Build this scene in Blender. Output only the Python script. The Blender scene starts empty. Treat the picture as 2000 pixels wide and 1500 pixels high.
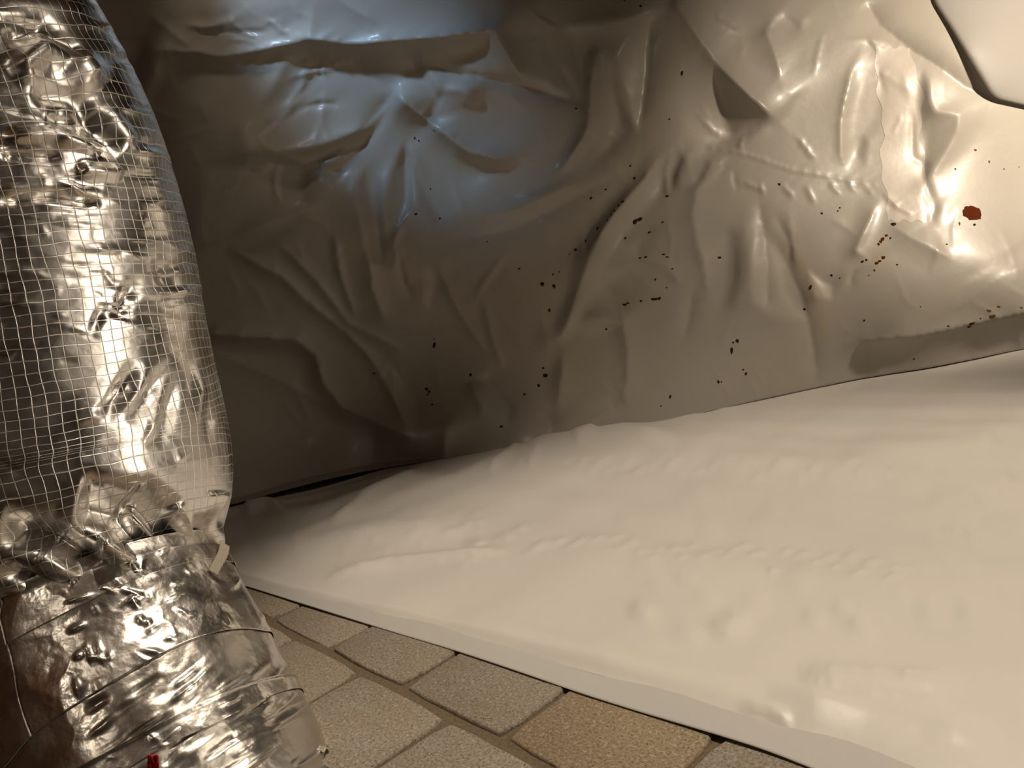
import bpy, bmesh, math, random
import numpy as np
from mathutils import Vector, Matrix

sc = bpy.context.scene
COL = sc.collection
rng = np.random.default_rng(7)
random.seed(7)

# ------------------------------------------------------------------ camera
CAM_H, FPX = 0.51, 1500.0
PITCH, ROLL = math.radians(9), math.radians(11)
FW = np.array([0, math.cos(PITCH), -math.sin(PITCH)])
U0 = np.array([0, math.sin(PITCH), math.cos(PITCH)])
R0 = np.array([1.0, 0, 0])
RT = math.cos(ROLL) * R0 - math.sin(ROLL) * U0
UP = math.cos(ROLL) * U0 + math.sin(ROLL) * R0
CP = np.array([0, 0, CAM_H])
cam = bpy.data.cameras.new('camera')
cam.sensor_width = 36
cam.lens = FPX / 2000 * 36
cam.clip_start = 0.02
camo = bpy.data.objects.new('camera', cam)
COL.objects.link(camo)
m = Matrix.Identity(4)
for i in range(3):
    m[i][0], m[i][1], m[i][2], m[i][3] = RT[i], UP[i], -FW[i], CP[i]
camo.matrix_world = m
sc.camera = camo

# ------------------------------------------------------------------ world, lamps, exposure
sc.view_settings.view_transform = 'Standard'
sc.view_settings.look = 'None'
sc.view_settings.gamma = 1
sc.view_settings.exposure = 0.0
w = bpy.data.worlds.new('world')
sc.world = w
w.use_nodes = True
bg = w.node_tree.nodes['Background']
bg.inputs[0].default_value = (1.0, 0.68, 0.38, 1)
bg.inputs[1].default_value = 0.006


def lamp(name, kind, loc, target, energy, color, size=0.1, spot=None, blend=0.3):
    d = bpy.data.lights.new(name, kind)
    d.energy = energy
    d.color = color
    if kind == 'AREA':
        d.shape = 'RECTANGLE'
        d.size = size
        d.size_y = size * 3.2
    else:
        d.shadow_soft_size = size
    if kind == 'SPOT':
        d.spot_size = math.radians(spot)
        d.spot_blend = blend
    o = bpy.data.objects.new(name, d)
    COL.objects.link(o)
    o.location = loc
    o.rotation_euler = (Vector(target) - Vector(loc)).to_track_quat('-Z', 'Y').to_euler()
    return o


WARM = (1.0, 0.84, 0.655)
lamp('work_lamp', 'SPOT', (2.10, 1.05, 1.15), (1.52, 2.05, 0.74), 180, WARM, 0.05, 67, 1.0)
lamp('ceiling_lamp', 'SPOT', (0.55, 0.80, 2.45), (0.42, 0.93, 0.0), 205, WARM, 0.05, 56, 0.6)
lamp('rear_fill_light', 'POINT', (-1.2, -0.8, 1.8), (0, 0, 0), 6, WARM, 0.06)  # added fill behind the camera, so the foil mirrors lit walls
lamp('drape_fill_light', 'SPOT', (-0.55, 1.50, 1.80), (-0.50, 1.97, 1.27), 6, WARM, 0.05, 38, 0.9)  # added spot to brighten the sheet's top-left folds
lamp('foil_fill_panel', 'AREA', (0.78, 0.42, 0.75), (-0.5, 1.0, 0.60), 1.3, WARM, 0.42).data.spread = math.radians(75)  # added unseen light panel that makes the highlight on the duct foil
lamp('cool_lamp', 'SPOT', (-0.75, 1.10, 1.85), (-0.22, 2.0, 1.14), 62, (0.46, 0.69, 1.0), 0.05, 28, 0.9)


# ------------------------------------------------------------------ pixel helpers (rays through the picture, met with real planes)
def rays(px, py):
    px = np.asarray(px, float)
    py = np.asarray(py, float)
    return FW + ((px - 1000) / FPX)[..., None] * RT + ((750 - py) / FPX)[..., None] * UP


def at_z(px, py, z=0.0):
    d = rays(px, py)
    return CP + d * ((z - CAM_H) / d[..., 2])[..., None]


def at_y(px, py, Y):
    d = rays(px, py)
    return CP + d * (np.asarray(Y) / d[..., 1])[..., None]


def proj(P):
    q = P - CP
    zz = q @ FW
    zz = np.where(np.abs(zz) < 1e-3, 1e-3, zz)
    return 1000 + FPX * (q @ RT) / zz, 750 - FPX * (q @ UP) / zz


def pts(s):
    return np.array([[float(v) for v in p.split(',')] for p in s.split()])


# ------------------------------------------------------------------ object helpers
def tag(o, label=None, cat=None, group=None, kind=None):
    for k, v in (('label', label), ('category', cat), ('group', group), ('kind', kind)):
        if v:
            o[k] = v
    return o


def link(name, me, mat=None, parent=None):
    o = bpy.data.objects.new(name, me)
    COL.objects.link(o)
    if mat and not me.materials:
        me.materials.append(mat)
    if parent:
        o.parent = parent
    return o


def empty(name, loc):
    o = bpy.data.objects.new(name, None)
    o.empty_display_size = 0.1
    o.location = loc
    COL.objects.link(o)
    return o


def grid_mesh(name, P, mask=None, uv=None, smooth=True, attr=None):
    """P: (n,m,3) points -> quad mesh; mask: (n-1,m-1) faces kept."""
    n, k = P.shape[:2]
    idx = np.arange(n * k).reshape(n, k)
    q = np.stack([idx[:-1, :-1], idx[1:, :-1], idx[1:, 1:], idx[:-1, 1:]], -1)
    q = q[mask] if mask is not None else q.reshape(-1, 4)
    q = q.reshape(-1, 4)
    used = np.unique(q)
    remap = np.full(n * k, -1)
    remap[used] = np.arange(len(used))
    q = remap[q]
    V = P.reshape(-1, 3)[used]
    me = bpy.data.meshes.new(name)
    me.vertices.add(len(V))
    me.vertices.foreach_set('co', V.astype(np.float32).ravel())
    me.loops.add(q.size)
    me.loops.foreach_set('vertex_index', q.astype(np.int32).ravel())
    me.polygons.add(len(q))
    me.polygons.foreach_set('loop_start', np.arange(0, q.size, 4, dtype=np.int32))
    me.polygons.foreach_set('loop_total', np.full(len(q), 4, dtype=np.int32))
    me.update(calc_edges=True)
    me.validate()
    if smooth:
        me.polygons.foreach_set('use_smooth', np.ones(len(q), dtype=bool))
    if uv is not None:
        l = me.uv_layers.new(name='UVMap')
        l.data.foreach_set('uv', uv.reshape(-1, 2)[used][q.ravel()].astype(np.float32).ravel())
    if attr:
        for an, av in attr.items():
            a = me.attributes.new(an, 'FLOAT', 'POINT')
            a.data.foreach_set('value', av.reshape(-1)[used].astype(np.float32))
    return me


# ------------------------------------------------------------------ node material helper
class NT:
    def __init__(self, name):
        self.m = bpy.data.materials.new(name)
        self.m.use_nodes = True
        self.t = self.m.node_tree
        self.b = self.t.nodes['Principled BSDF']

    def n(self, kind, **kw):
        nd = self.t.nodes.new(kind)
        for k, v in kw.items():
            if k.startswith('i_'):
                key = k[2:]
                nd.inputs[int(key) if key.isdigit() else key.replace('_', ' ')].default_value = v
            else:
                setattr(nd, k, v)
        return nd

    def l(self, a, b):
        self.t.links.new(a, b)

    def ramp(self, fac, stops):
        r = self.n('ShaderNodeValToRGB')
        e = r.color_ramp.elements
        while len(e) < len(stops):
            e.new(0.5)
        for x, (p, c) in zip(e, stops):
            x.position = p
            x.color = c if len(c) == 4 else (*c, 1)
        self.l(fac, r.inputs[0])
        return r.outputs[0]

    def mix(self, fac, a, b, blend='MIX'):
        x = self.n('ShaderNodeMix', data_type='RGBA', blend_type=blend)
        for s, v in ((x.inputs[0], fac), (x.inputs[6], a), (x.inputs[7], b)):
            if hasattr(v, 'is_output'):
                self.l(v, s)
            else:
                s.default_value = v if not isinstance(v, tuple) or len(v) == 4 else (*v, 1)
        return x.outputs[2]

    def noise(self, scale, detail=4, rough=0.55, vec=None, dist=0.0):
        x = self.n('ShaderNodeTexNoise')
        x.inputs['Scale'].default_value = scale
        x.inputs['Detail'].default_value = detail
        x.inputs['Roughness'].default_value = rough
        x.inputs['Distortion'].default_value = dist
        if vec is not None:
            self.l(vec, x.inputs['Vector'])
        return x.outputs[0]

    def math(self, op, a, b=None):
        x = self.n('ShaderNodeMath', operation=op)
        for s, v in zip(x.inputs, (a, b)):
            if v is None:
                continue
            if hasattr(v, 'is_output'):
                self.l(v, s)
            else:
                s.default_value = v
        return x.outputs[0]

    def bump(self, h, dist, strength=1.0, normal=None):
        x = self.n('ShaderNodeBump')
        x.inputs['Strength'].default_value = strength
        x.inputs['Distance'].default_value = dist
        self.l(h, x.inputs['Height'])
        if normal is not None:
            self.l(normal, x.inputs['Normal'])
        return x.outputs[0]

    def obj(self):
        return self.n('ShaderNodeTexCoord').outputs['Object']


# ------------------------------------------------------------------ materials
def mat_plastic(name, col, rough=0.38, stain=False, spec=0.5, trans=0.0, coat=0.0):
    t = NT(name)
    o = t.obj()
    c = t.mix(t.ramp(t.noise(3.0, 4, vec=o), [(0.35, (0, 0, 0)), (0.7, (1, 1, 1))]), col,
              tuple(v * 0.95 for v in col))
    if stain:
        a = t.n('ShaderNodeAttribute', attribute_name='stain')
        f = t.math('MULTIPLY', a.outputs['Fac'], t.ramp(t.noise(25, 5, vec=o), [(0.3, (0.2,) * 3), (0.65, (1, 1, 1))]))
        c = t.mix(f, c, (0.42, 0.30, 0.12))
    t.l(c, t.b.inputs['Base Color'])
    t.b.inputs['Roughness'].default_value = rough
    t.b.inputs['Specular IOR Level'].default_value = spec
    t.b.inputs['Coat Weight'].default_value = coat
    t.b.inputs['Coat Roughness'].default_value = 0.17
    nrm = t.bump(t.noise(55, 3, vec=o), 0.0006, 0.5)
    nrm = t.bump(t.noise(9, 3, vec=o), 0.004, 0.35, nrm)
    t.l(nrm, t.b.inputs['Normal'])
    if trans:
        tr = t.n('ShaderNodeBsdfTranslucent')
        t.l(c, tr.inputs['Color'])
        mx = t.n('ShaderNodeMixShader')
        mx.inputs[0].default_value = trans
        out = t.t.nodes['Material Output']
        t.l(t.b.outputs[0], mx.inputs[1])
        t.l(tr.outputs[0], mx.inputs[2])
        t.l(mx.outputs[0], out.inputs['Surface'])
    return t.m


def mat_foil(name, grid=True, tint=(0.88, 0.86, 0.83), rough=0.22, crumple=1.0):
    t = NT(name)
    o = t.obj()
    t.b.inputs['Metallic'].default_value = 1.0
    rr = t.ramp(t.noise(18, 5, vec=o), [(0.3, (rough * 0.7,) * 3), (0.7, (rough * 1.5,) * 3)])
    # crushed-foil relief
    vo = t.n('ShaderNodeTexVoronoi', feature='SMOOTH_F1')
    vo.inputs['Scale'].default_value = 26
    vo.inputs['Smoothness'].default_value = 0.15
    dv = t.n('ShaderNodeVectorMath', operation='ADD')
    nz = t.n('ShaderNodeTexNoise')
    nz.inputs['Scale'].default_value = 22
    nz.inputs['Detail'].default_value = 3
    t.l(o, nz.inputs['Vector'])
    sv = t.n('ShaderNodeVectorMath', operation='SCALE')
    t.l(nz.outputs['Color'], sv.inputs[0])
    sv.inputs['Scale'].default_value = 0.03
    t.l(o, dv.inputs[0])
    t.l(sv.outputs[0], dv.inputs[1])
    t.l(dv.outputs[0], vo.inputs['Vector'])
    nrm = t.bump(vo.outputs['Distance'], 0.006 * crumple, 0.4)
    nrm = t.bump(t.noise(60, 3, 0.5, vec=o), 0.0016 * crumple, 0.5, nrm)
    col = t.mix(t.noise(8, 3, vec=o), tint, tuple(v * 0.85 for v in tint))
    if grid:
        uvn = t.n('ShaderNodeTexCoord').outputs['UV']
        sep = t.n('ShaderNodeSeparateXYZ')
        wob = t.n('ShaderNodeVectorMath', operation='SCALE')
        wn = t.n('ShaderNodeTexNoise')
        wn.inputs['Scale'].default_value = 14
        t.l(o, wn.inputs['Vector'])
        t.l(wn.outputs['Color'], wob.inputs[0])
        wob.inputs['Scale'].default_value = 0.012
        ad = t.n('ShaderNodeVectorMath', operation='ADD')
        t.l(uvn, ad.inputs[0])
        t.l(wob.outputs[0], ad.inputs[1])
        t.l(ad.outputs[0], sep.inputs[0])
        ms = []
        for ax, hw in ((0, 0.042), (1, 0.042)):
            fr = t.math('FRACT', t.math('DIVIDE', sep.outputs[ax], 0.0118))
            dd = t.math('ABSOLUTE', t.math('SUBTRACT', fr, 0.5))
            mm = t.n('ShaderNodeMapRange', interpolation_type='SMOOTHSTEP')
            mm.inputs[1].default_value = hw * 1.3
            mm.inputs[2].default_value = hw * 0.3
            t.l(dd, mm.inputs[0])
            ms.append(mm.outputs[0])
        g = t.math('MAXIMUM', ms[0], ms[1])
        nrm = t.bump(g, 0.0006, 0.5, nrm)
        thread = t.math('MULTIPLY', g, 0.10)
        mt = t.math('SUBTRACT', 1.0, t.math('MULTIPLY', g, 0.12))
        t.l(mt, t.b.inputs['Metallic'])
        col = t.mix(thread, col, (0.85, 0.83, 0.78))
        rr = t.math('ADD', rr, t.math('MULTIPLY', g, 0.2))
    t.l(col, t.b.inputs['Base Color'])
    t.l(rr, t.b.inputs['Roughness'])
    t.l(nrm, t.b.inputs['Normal'])
    return t.m


def mat_paver(name, base, var):
    t = NT(name)
    o = t.obj()
    oi = t.n('ShaderNodeObjectInfo')
    ad = t.n('ShaderNodeVectorMath', operation='ADD')
    t.l(o, ad.inputs[0])
    cb = t.n('ShaderNodeCombineXYZ')
    t.l(t.math('MULTIPLY', oi.outputs['Random'], 40), cb.inputs[0])
    t.l(cb.outputs[0], ad.inputs[1])
    v = ad.outputs[0]
    tone = t.ramp(oi.outputs['Random'], [(0, base), (0.45, tuple(x * 1.12 for x in base)), (0.6, var), (1, tuple(x * 0.92 for x in base))])
    c = t.mix(t.ramp(t.noise(14, 6, 0.65, vec=v), [(0.35, (0, 0, 0)), (0.7, (1, 1, 1))]), tone, (0.23, 0.17, 0.10), 'MIX')
    c = t.mix(0.55, tone, c)
    c = t.mix(t.math('MULTIPLY', t.ramp(t.noise(300, 3, 0.75, vec=v), [(0.38, (1, 1, 1)), (0.52, (0, 0, 0))]), 0.75), c, (0.10, 0.075, 0.05))
    pit = t.n('ShaderNodeTexVoronoi')
    pit.inputs['Scale'].default_value = 210
    t.l(v, pit.inputs['Vector'])
    pm = t.ramp(pit.outputs['Distance'], [(0.10, (1, 1, 1)), (0.22, (0, 0, 0))])
    sel = t.ramp(t.noise(45, 2, vec=v), [(0.53, (0, 0, 0)), (0.60, (1, 1, 1))])
    pf = t.math('MULTIPLY', pm, sel)
    c = t.mix(pf, c, (0.03, 0.024, 0.018))
    lg = t.ramp(t.noise(210, 3, 0.7, vec=v), [(0.54, (0, 0, 0)), (0.66, (1, 1, 1))])
    c = t.mix(t.math('MULTIPLY', lg, 0.5), c, (0.5, 0.43, 0.34))
    t.l(c, t.b.inputs['Base Color'])
    t.b.inputs['Roughness'].default_value = 0.85
    h = t.math('SUBTRACT', t.noise(160, 5, 0.7, vec=v), t.math('MULTIPLY', pf, 0.8))
    t.l(t.bump(h, 0.0012, 0.6), t.b.inputs['Normal'])
    return t.m


def mat_sand(name, a, b, scale=220):
    t = NT(name)
    o = t.obj()
    c = t.mix(t.ramp(t.noise(scale, 6, 0.7, vec=o), [(0.35, (0, 0, 0)), (0.65, (1, 1, 1))]), a, b)
    t.l(c, t.b.inputs['Base Color'])
    t.b.inputs['Roughness'].default_value = 0.95
    t.l(t.bump(t.noise(scale * 1.3, 5, 0.7, vec=o), 0.002, 0.9), t.b.inputs['Normal'])
    return t.m


def mat_plain(name, col, rough=0.7, metallic=0.0):
    t = NT(name)
    o = t.obj()
    c = t.mix(t.noise(400, 3, vec=o), col, tuple(v * 0.6 for v in col))
    t.l(c, t.b.inputs['Base Color'])
    t.b.inputs['Roughness'].default_value = rough
    t.b.inputs['Metallic'].default_value = metallic
    t.b.inputs['Specular IOR Level'].default_value = 0.15
    return t.m


def mat_wood(name, a, b):
    t = NT(name)
    o = t.obj()
    mp = t.n('ShaderNodeMapping')
    mp.inputs['Scale'].default_value = (14, 1.2, 14)
    t.l(o, mp.inputs[0])
    c = t.mix(t.ramp(t.noise(3, 6, 0.6, vec=mp.outputs[0], dist=1.5), [(0.3, (0, 0, 0)), (0.7, (1, 1, 1))]), a, b)
    t.l(c, t.b.inputs['Base Color'])
    t.b.inputs['Roughness'].default_value = 0.75
    return t.m


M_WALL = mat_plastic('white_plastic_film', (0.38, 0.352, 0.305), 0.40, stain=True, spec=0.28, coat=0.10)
M_STRIP = mat_plastic('beige_tape', (0.49, 0.445, 0.385), 0.36)
M_FLAP = mat_plastic('white_plastic_flap', (0.50, 0.485, 0.455), 0.45, spec=0.25, trans=0.45)
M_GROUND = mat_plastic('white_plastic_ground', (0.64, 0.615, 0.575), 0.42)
M_HEM = mat_plastic('thin_plastic_hem', (0.485, 0.475, 0.45), 0.4)
M_FOIL = mat_foil('scrim_foil', True, rough=0.27, crumple=0.6)
M_TAPE = mat_foil('foil_tape', False, (0.86, 0.83, 0.79), 0.26, 1.3)
M_SLEEVE = mat_foil('wrapped_foil', False, (0.74, 0.71, 0.66), 0.28, 1.0)
M_PAVER = mat_paver('paver_concrete', (0.275, 0.245, 0.205), (0.265, 0.23, 0.18))
M_PAVER_TAN = mat_paver('tan_paver_concrete', (0.26, 0.20, 0.13), (0.255, 0.20, 0.13))
M_SAND = mat_sand('joint_sand', (0.19, 0.145, 0.09), (0.11, 0.08, 0.05))
M_DIRT = mat_plain('dark_dirt', (0.035, 0.018, 0.014), 0.9)
M_RUST = mat_plain('rust_brown', (0.105, 0.019, 0.004), 1.0)
M_OCHRE = mat_plain('ochre_dirt', (0.20, 0.11, 0.03), 0.85)
M_RED = mat_plain('red_print', (0.45, 0.02, 0.025), 0.5)
M_WEB = mat_plain('webbing', (0.36, 0.32, 0.26), 0.8)
M_TIMBER = mat_wood('brown_timber', (0.30, 0.15, 0.06), (0.20, 0.09, 0.035))
M_BLOCK = mat_sand('dark_block', (0.10, 0.08, 0.06), (0.07, 0.055, 0.04), 40)


# ------------------------------------------------------------------ relief from drawn creases
class Relief:
    """A height field over a picture-sized sheet, drawn crease by crease."""

    def __init__(self, x0, y0, x1, y1, step):
        self.x0, self.y0, self.step = x0, y0, step
        self.nx = int((x1 - x0) / step) + 1
        self.ny = int((y1 - y0) / step) + 1
        self.X, self.Y = np.meshgrid(x0 + np.arange(self.nx) * step, y0 + np.arange(self.ny) * step)
        self.S = np.zeros((self.ny, self.nx))

    def _box(self, p, pad):
        a = max(int((p[:, 0].min() - pad - self.x0) / self.step), 0)
        b = min(int((p[:, 0].max() + pad - self.x0) / self.step) + 2, self.nx)
        c = max(int((p[:, 1].min() - pad - self.y0) / self.step), 0)
        d = min(int((p[:, 1].max() + pad - self.y0) / self.step) + 2, self.ny)
        return (slice(c, d), slice(a, b)) if b > a and d > c else None

    @staticmethod
    def _dist(X, Y, p):
        best = np.full(X.shape, 1e9)
        side = np.zeros(X.shape)
        along = np.zeros(X.shape)
        seg = np.hypot(*(p[1:] - p[:-1]).T)
        cum = np.concatenate([[0], np.cumsum(seg)])
        for i in range(len(p) - 1):
            d = p[i + 1] - p[i]
            L2 = d @ d + 1e-9
            rx, ry = X - p[i, 0], Y - p[i, 1]
            u = np.clip((rx * d[0] + ry * d[1]) / L2, 0, 1)
            dist = np.hypot(rx - u * d[0], ry - u * d[1])
            k = dist < best
            best = np.where(k, dist, best)
            side = np.where(k, d[0] * ry - d[1] * rx, side)   # >0: right-hand side (below when drawn left to right)
            along = np.where(k, (cum[i] + u * seg[i]) / cum[-1], along)
        return best, side, along

    def stroke(self, s, L=(0, 1), R=(0, 1), taper=0.15):
        p = pts(s)
        pad = max(L[1], R[1])
        b = self._box(p, pad)
        if b is None:
            return
        d, sd, al = self._dist(self.X[b], self.Y[b], p)
        e = np.clip(np.minimum(al, 1 - al) / taper, 0, 1) ** 0.7 * 0.85 + 0.15 if taper else 1.0
        l = L[0] * np.clip(1 - d / L[1], 0, 1) ** 1.3
        r = R[0] * np.clip(1 - d / R[1], 0, 1) ** 1.3
        self.S[b] += np.where(sd > 0, r, l) * e

    def poly(self, s, val, feather=6):
        p = pts(s)
        b = self._box(p, feather * 2)
        if b is None:
            return
        X, Y = self.X[b], self.Y[b]
        ins = np.zeros(X.shape, bool)
        n = len(p)
        for i in range(n):
            (xa, ya), (xb, yb) = p[i], p[(i + 1) % n]
            if ya == yb:
                continue
            c = (ya > Y) != (yb > Y)
            ins ^= c & (X < (xb - xa) * (Y - ya) / (yb - ya) + xa)
        d, _, _ = self._dist(X, Y, np.vstack([p, p[:1]]))
        sgn = np.where(ins, d, -d)
        self.S[b] += val * np.clip(sgn / (2 * feather) + 0.5, 0, 1)

    def ridge(self, s, h, wd, taper=0.2):
        p = pts(s) if isinstance(s, str) else np.asarray(s, float)
        b = self._box(p, wd * 2.5)
        if b is None:
            return
        d, _, al = self._dist(self.X[b], self.Y[b], p)
        e = np.clip(np.minimum(al, 1 - al) / taper, 0, 1) if taper else 1.0
        self.S[b] += h * np.exp(-(d / wd) ** 2) * e

    def height(self, light, lam=0.08, low=900.0):
        """the surface whose slopes towards the light follow the drawn creases"""
        ny, nx = self.ny, self.nx
        py, px_ = ny // 4, nx // 4
        S = np.pad(self.S, ((py, py), (px_, px_)), mode='linear_ramp')
        S = S - S.mean()
        kx = 2 * np.pi * np.fft.fftfreq(S.shape[1], self.step)[None, :]
        ky = 2 * np.pi * np.fft.fftfreq(S.shape[0], self.step)[:, None]
        lx, ly = light
        D = -1j * (lx * kx + ly * ky)
        k2 = kx ** 2 + ky ** 2
        Hh = np.conj(D) * np.fft.fft2(S) / (np.abs(D) ** 2 + lam * k2 + (2 * np.pi / low) ** 2)
        return np.real(np.fft.ifft2(Hh))[py:py + ny, px_:px_ + nx]

    def blur(self, A, sig):
        kx = 2 * np.pi * np.fft.fftfreq(A.shape[1], self.step)[None, :]
        ky = 2 * np.pi * np.fft.fftfreq(A.shape[0], self.step)[:, None]
        return np.real(np.fft.ifft2(np.fft.fft2(A) * np.exp(-(kx ** 2 + ky ** 2) * sig ** 2 / 2)))

    def sample(self, A, px, py):
        fx = np.clip((px - self.x0) / self.step, 0, self.nx - 1.001)
        fy = np.clip((py - self.y0) / self.step, 0, self.ny - 1.001)
        ix, iy = fx.astype(int), fy.astype(int)
        tx, ty = fx - ix, fy - iy
        return ((A[iy, ix] * (1 - tx) + A[iy, ix + 1] * tx) * (1 - ty)
                + (A[iy + 1, ix] * (1 - tx) + A[iy + 1, ix + 1] * tx) * ty)


def tps(ctrl):
    c = np.array(ctrl, float)
    P = c[:, :2] / 1000
    def U(r2):
        return np.where(r2 > 1e-12, r2 * np.log(r2 + 1e-12), 0)
    n = len(P)
    K = U(((P[:, None] - P[None]) ** 2).sum(-1)) + 0.002 * np.eye(n)
    Q = np.hstack([np.ones((n, 1)), P])
    A = np.block([[K, Q], [Q.T, np.zeros((3, 3))]])
    sol = np.linalg.solve(A, np.concatenate([c[:, 2], np.zeros(3)]))
    def f(x, y):
        x, y = np.asarray(x) / 1000, np.asarray(y) / 1000
        out = sol[n] + sol[n + 1] * x + sol[n + 2] * y
        for i in range(n):
            out = out + sol[i] * U((x - P[i, 0]) ** 2 + (y - P[i, 1]) ** 2)
        return out
    return f


# ================================================================== FLOOR: pavers in joint sand
floor_me = bpy.data.meshes.new('floor')
bm = bmesh.new()
for x, y in ((-3, -1.5), (3.2, -1.5), (3.2, 3.2), (-3, 3.2)):
    bm.verts.new((x, y, -0.0095))
bm.faces.new(bm.verts)
bm.to_mesh(floor_me)
bm.free()
floor = tag(link('floor', floor_me, M_SAND), 'grey brown concrete pavers laid in running bond with sandy joints', kind='structure')

ANG = math.radians(-49.3)
A_DIR = np.array([math.cos(ANG), math.sin(ANG)])
B_DIR = np.array([-A_DIR[1], A_DIR[0]])
ORG = at_z(777, 1338)[:2]
BL, BW, GAP = 0.200, 0.150, 0.007


def paver_mesh(k):
    r = random.Random(k)
    bm = bmesh.new()
    hx, hy = (BL - GAP) / 2, (BW - GAP * 1.9) / 2
    n = 20
    ring = []
    base = []
    for i in range(n):                      # slightly tumbled outline
        a = 2 * math.pi * i / n + math.pi / n
        c, s = math.cos(a), math.sin(a)
        p = 13.0
        q = (abs(c) ** p + abs(s) ** p) ** (-1 / p)
        base.append((c * q * hx + r.uniform(-.0008, .0008), s * q * hy + r.uniform(-.0008, .0008)))
    for sx, z in ((1.0, -0.03), (1.0, -0.004), (0.99, -0.0012), (0.97, 0.0)):
        ring.append([bm.verts.new((x - (1 - sx) * hx * math.copysign(1, x) * min(1, abs(x) / hx * 1.0),
                                   y - (1 - sx) * hy * math.copysign(1, y) * min(1, abs(y) / hy * 1.0),
                                   z + (r.uniform(-.0006, .0006) if z > -.01 else 0))) for x, y in base])
    for a, b in zip(ring, ring[1:]):
        for i in range(n):
            bm.faces.new((a[i], a[(i + 1) % n], b[(i + 1) % n], b[i]))
    bm.faces.new(ring[-1])
    for f in bm.faces:
        f.smooth = True
    me = bpy.data.meshes.new('paver')
    bm.to_mesh(me)
    bm.free()
    me.materials.append(M_PAVER if k < 6 else M_PAVER_TAN)
    return me


pav = [paver_mesh(k) for k in range(8)]
TAN = at_z(1290, 1440)[:2]
for j in range(-6, 6):
    for i in range(-6, 8):
        off = 0.0 if j % 2 == 0 else 0.085
        c = ORG + A_DIR * ((i + 0.5) * BL - off) + B_DIR * ((j + 0.5) * BW)
        if not (-1.1 < c[0] < 0.95 and 0.35 < c[1] < 1.75):
            continue
        tan = np.hypot(*(c - TAN)) < 0.085 or random.random() < 0.06
        b = link('paver', random.choice(pav[6:] if tan else pav[:6]), None, floor)
        b.location = (c[0], c[1], -0.0045 + random.uniform(-.0015, .001))
        b.rotation_euler = (random.uniform(-.006, .006), random.uniform(-.006, .006), ANG + random.uniform(-.012, .012))

# ================================================================== BACK SHEET: crumpled film on the wall
W = Relief(-260, -260, 2320, 1100, 4)
exec_strokes = W.stroke
S_, P_ = W.stroke, W.poly
# --- top bulge and what hangs below it
S_('600,75 670,86 721,84 850,73 964,58', (.30, 90), (-.5, 60), 0.02)
S_('304,98 385,102 430,112 525,95 600,78', (.22, 70), (-.35, 35))
S_('810,108 835,150 859,192', (-.5, 14), (-.5, 14))
S_('827,122 897,143 971,154 1034,168 1125,200', (-.40, 22), (.28, 45))
P_('859,192 866,175 908,175 917,189 911,206 859,238 841,224', -.4, 5)
S_('761,164 785,196 852,248 915,297 964,308 1002,313', (.22, 110), (-.55, 60))
P_('820,230 915,297 1002,313 940,342 885,300', -.3, 8)
P_('730,88 790,88 812,140 845,190 800,190 765,160', .12, 8)
P_('560,112 640,97 680,105 715,136 768,175 750,210 705,252 652,276 560,300 480,290 470,240 520,190', .32, 10)
S_('768,178 750,210 705,252 652,276 600,290 540,297', (-.45, 40), (.1, 30))
P_('621,346 645,367 663,343 740,245 768,196 740,220', .35, 5)
S_('540,300 600,322 656,317 690,290', (.1, 30), (-.45, 32))
P_('711,330 691,370 705,430 722,515 745,515 735,430 722,370', .38, 6)
P_('789,280 795,380 775,440 745,430 760,340', .34, 6)
S_('796,285 801,350 800,415', (-.55, 11), (-.5, 11))
P_('806,330 830,370 858,425 850,445 815,400', .30, 5)
S_('795,420 770,465 775,520', (.25, 25), (-.3, 20))
S_('735,340 742,420 748,510', (-.35, 14), (-.3, 12))
S_('1160,100 1153,196 1146,259 1118,301 1090,330', (.25, 30), (-.55, 32))
P_('1167,98 1195,180 1205,250 1190,290 1140,335 1050,385 1020,380 1100,335 1146,262 1155,190', .30, 7)
P_('1195,105 1206,180 1230,217 1244,259 1222,262 1205,215', -.32, 6)
P_('1200,105 1268,30 1262,160 1244,258', .22, 5)
S_('1268,30 1260,150 1250,245', (-.38, 90), (.15, 22))
S_('964,58 990,110 1020,155', (.38, 70), (-.35, 45))
P_('985,70 1020,155 1083,150 1060,70', .14, 8)
S_('1094,130 1136,206', (-.4, 16), (.2, 45))
P_('1108,52 1268,30 1165,95 1150,180', -.28, 8)
S_('1034,18 1055,36 1086,54', (.6, 7), (-.3, 8))
S_('1398,18 1410,45 1440,64', (.5, 7), (-.3, 9))
S_('943,350 1013,388 1100,350 1200,270', (-.12, 30), (.15, 30))
S_('1286,320 1230,381 1188,430 1156,486', (.38, 60), (-.62, 34))
P_('1285,325 1230,390 1158,487 1175,520 1230,440 1290,380', .25, 8)
S_('880,470 1000,450 1120,390 1230,330', (-.1, 40), (.12, 40))
S_('900,420 1010,410 1140,350', (.12, 30), (-.15, 30))
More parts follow.
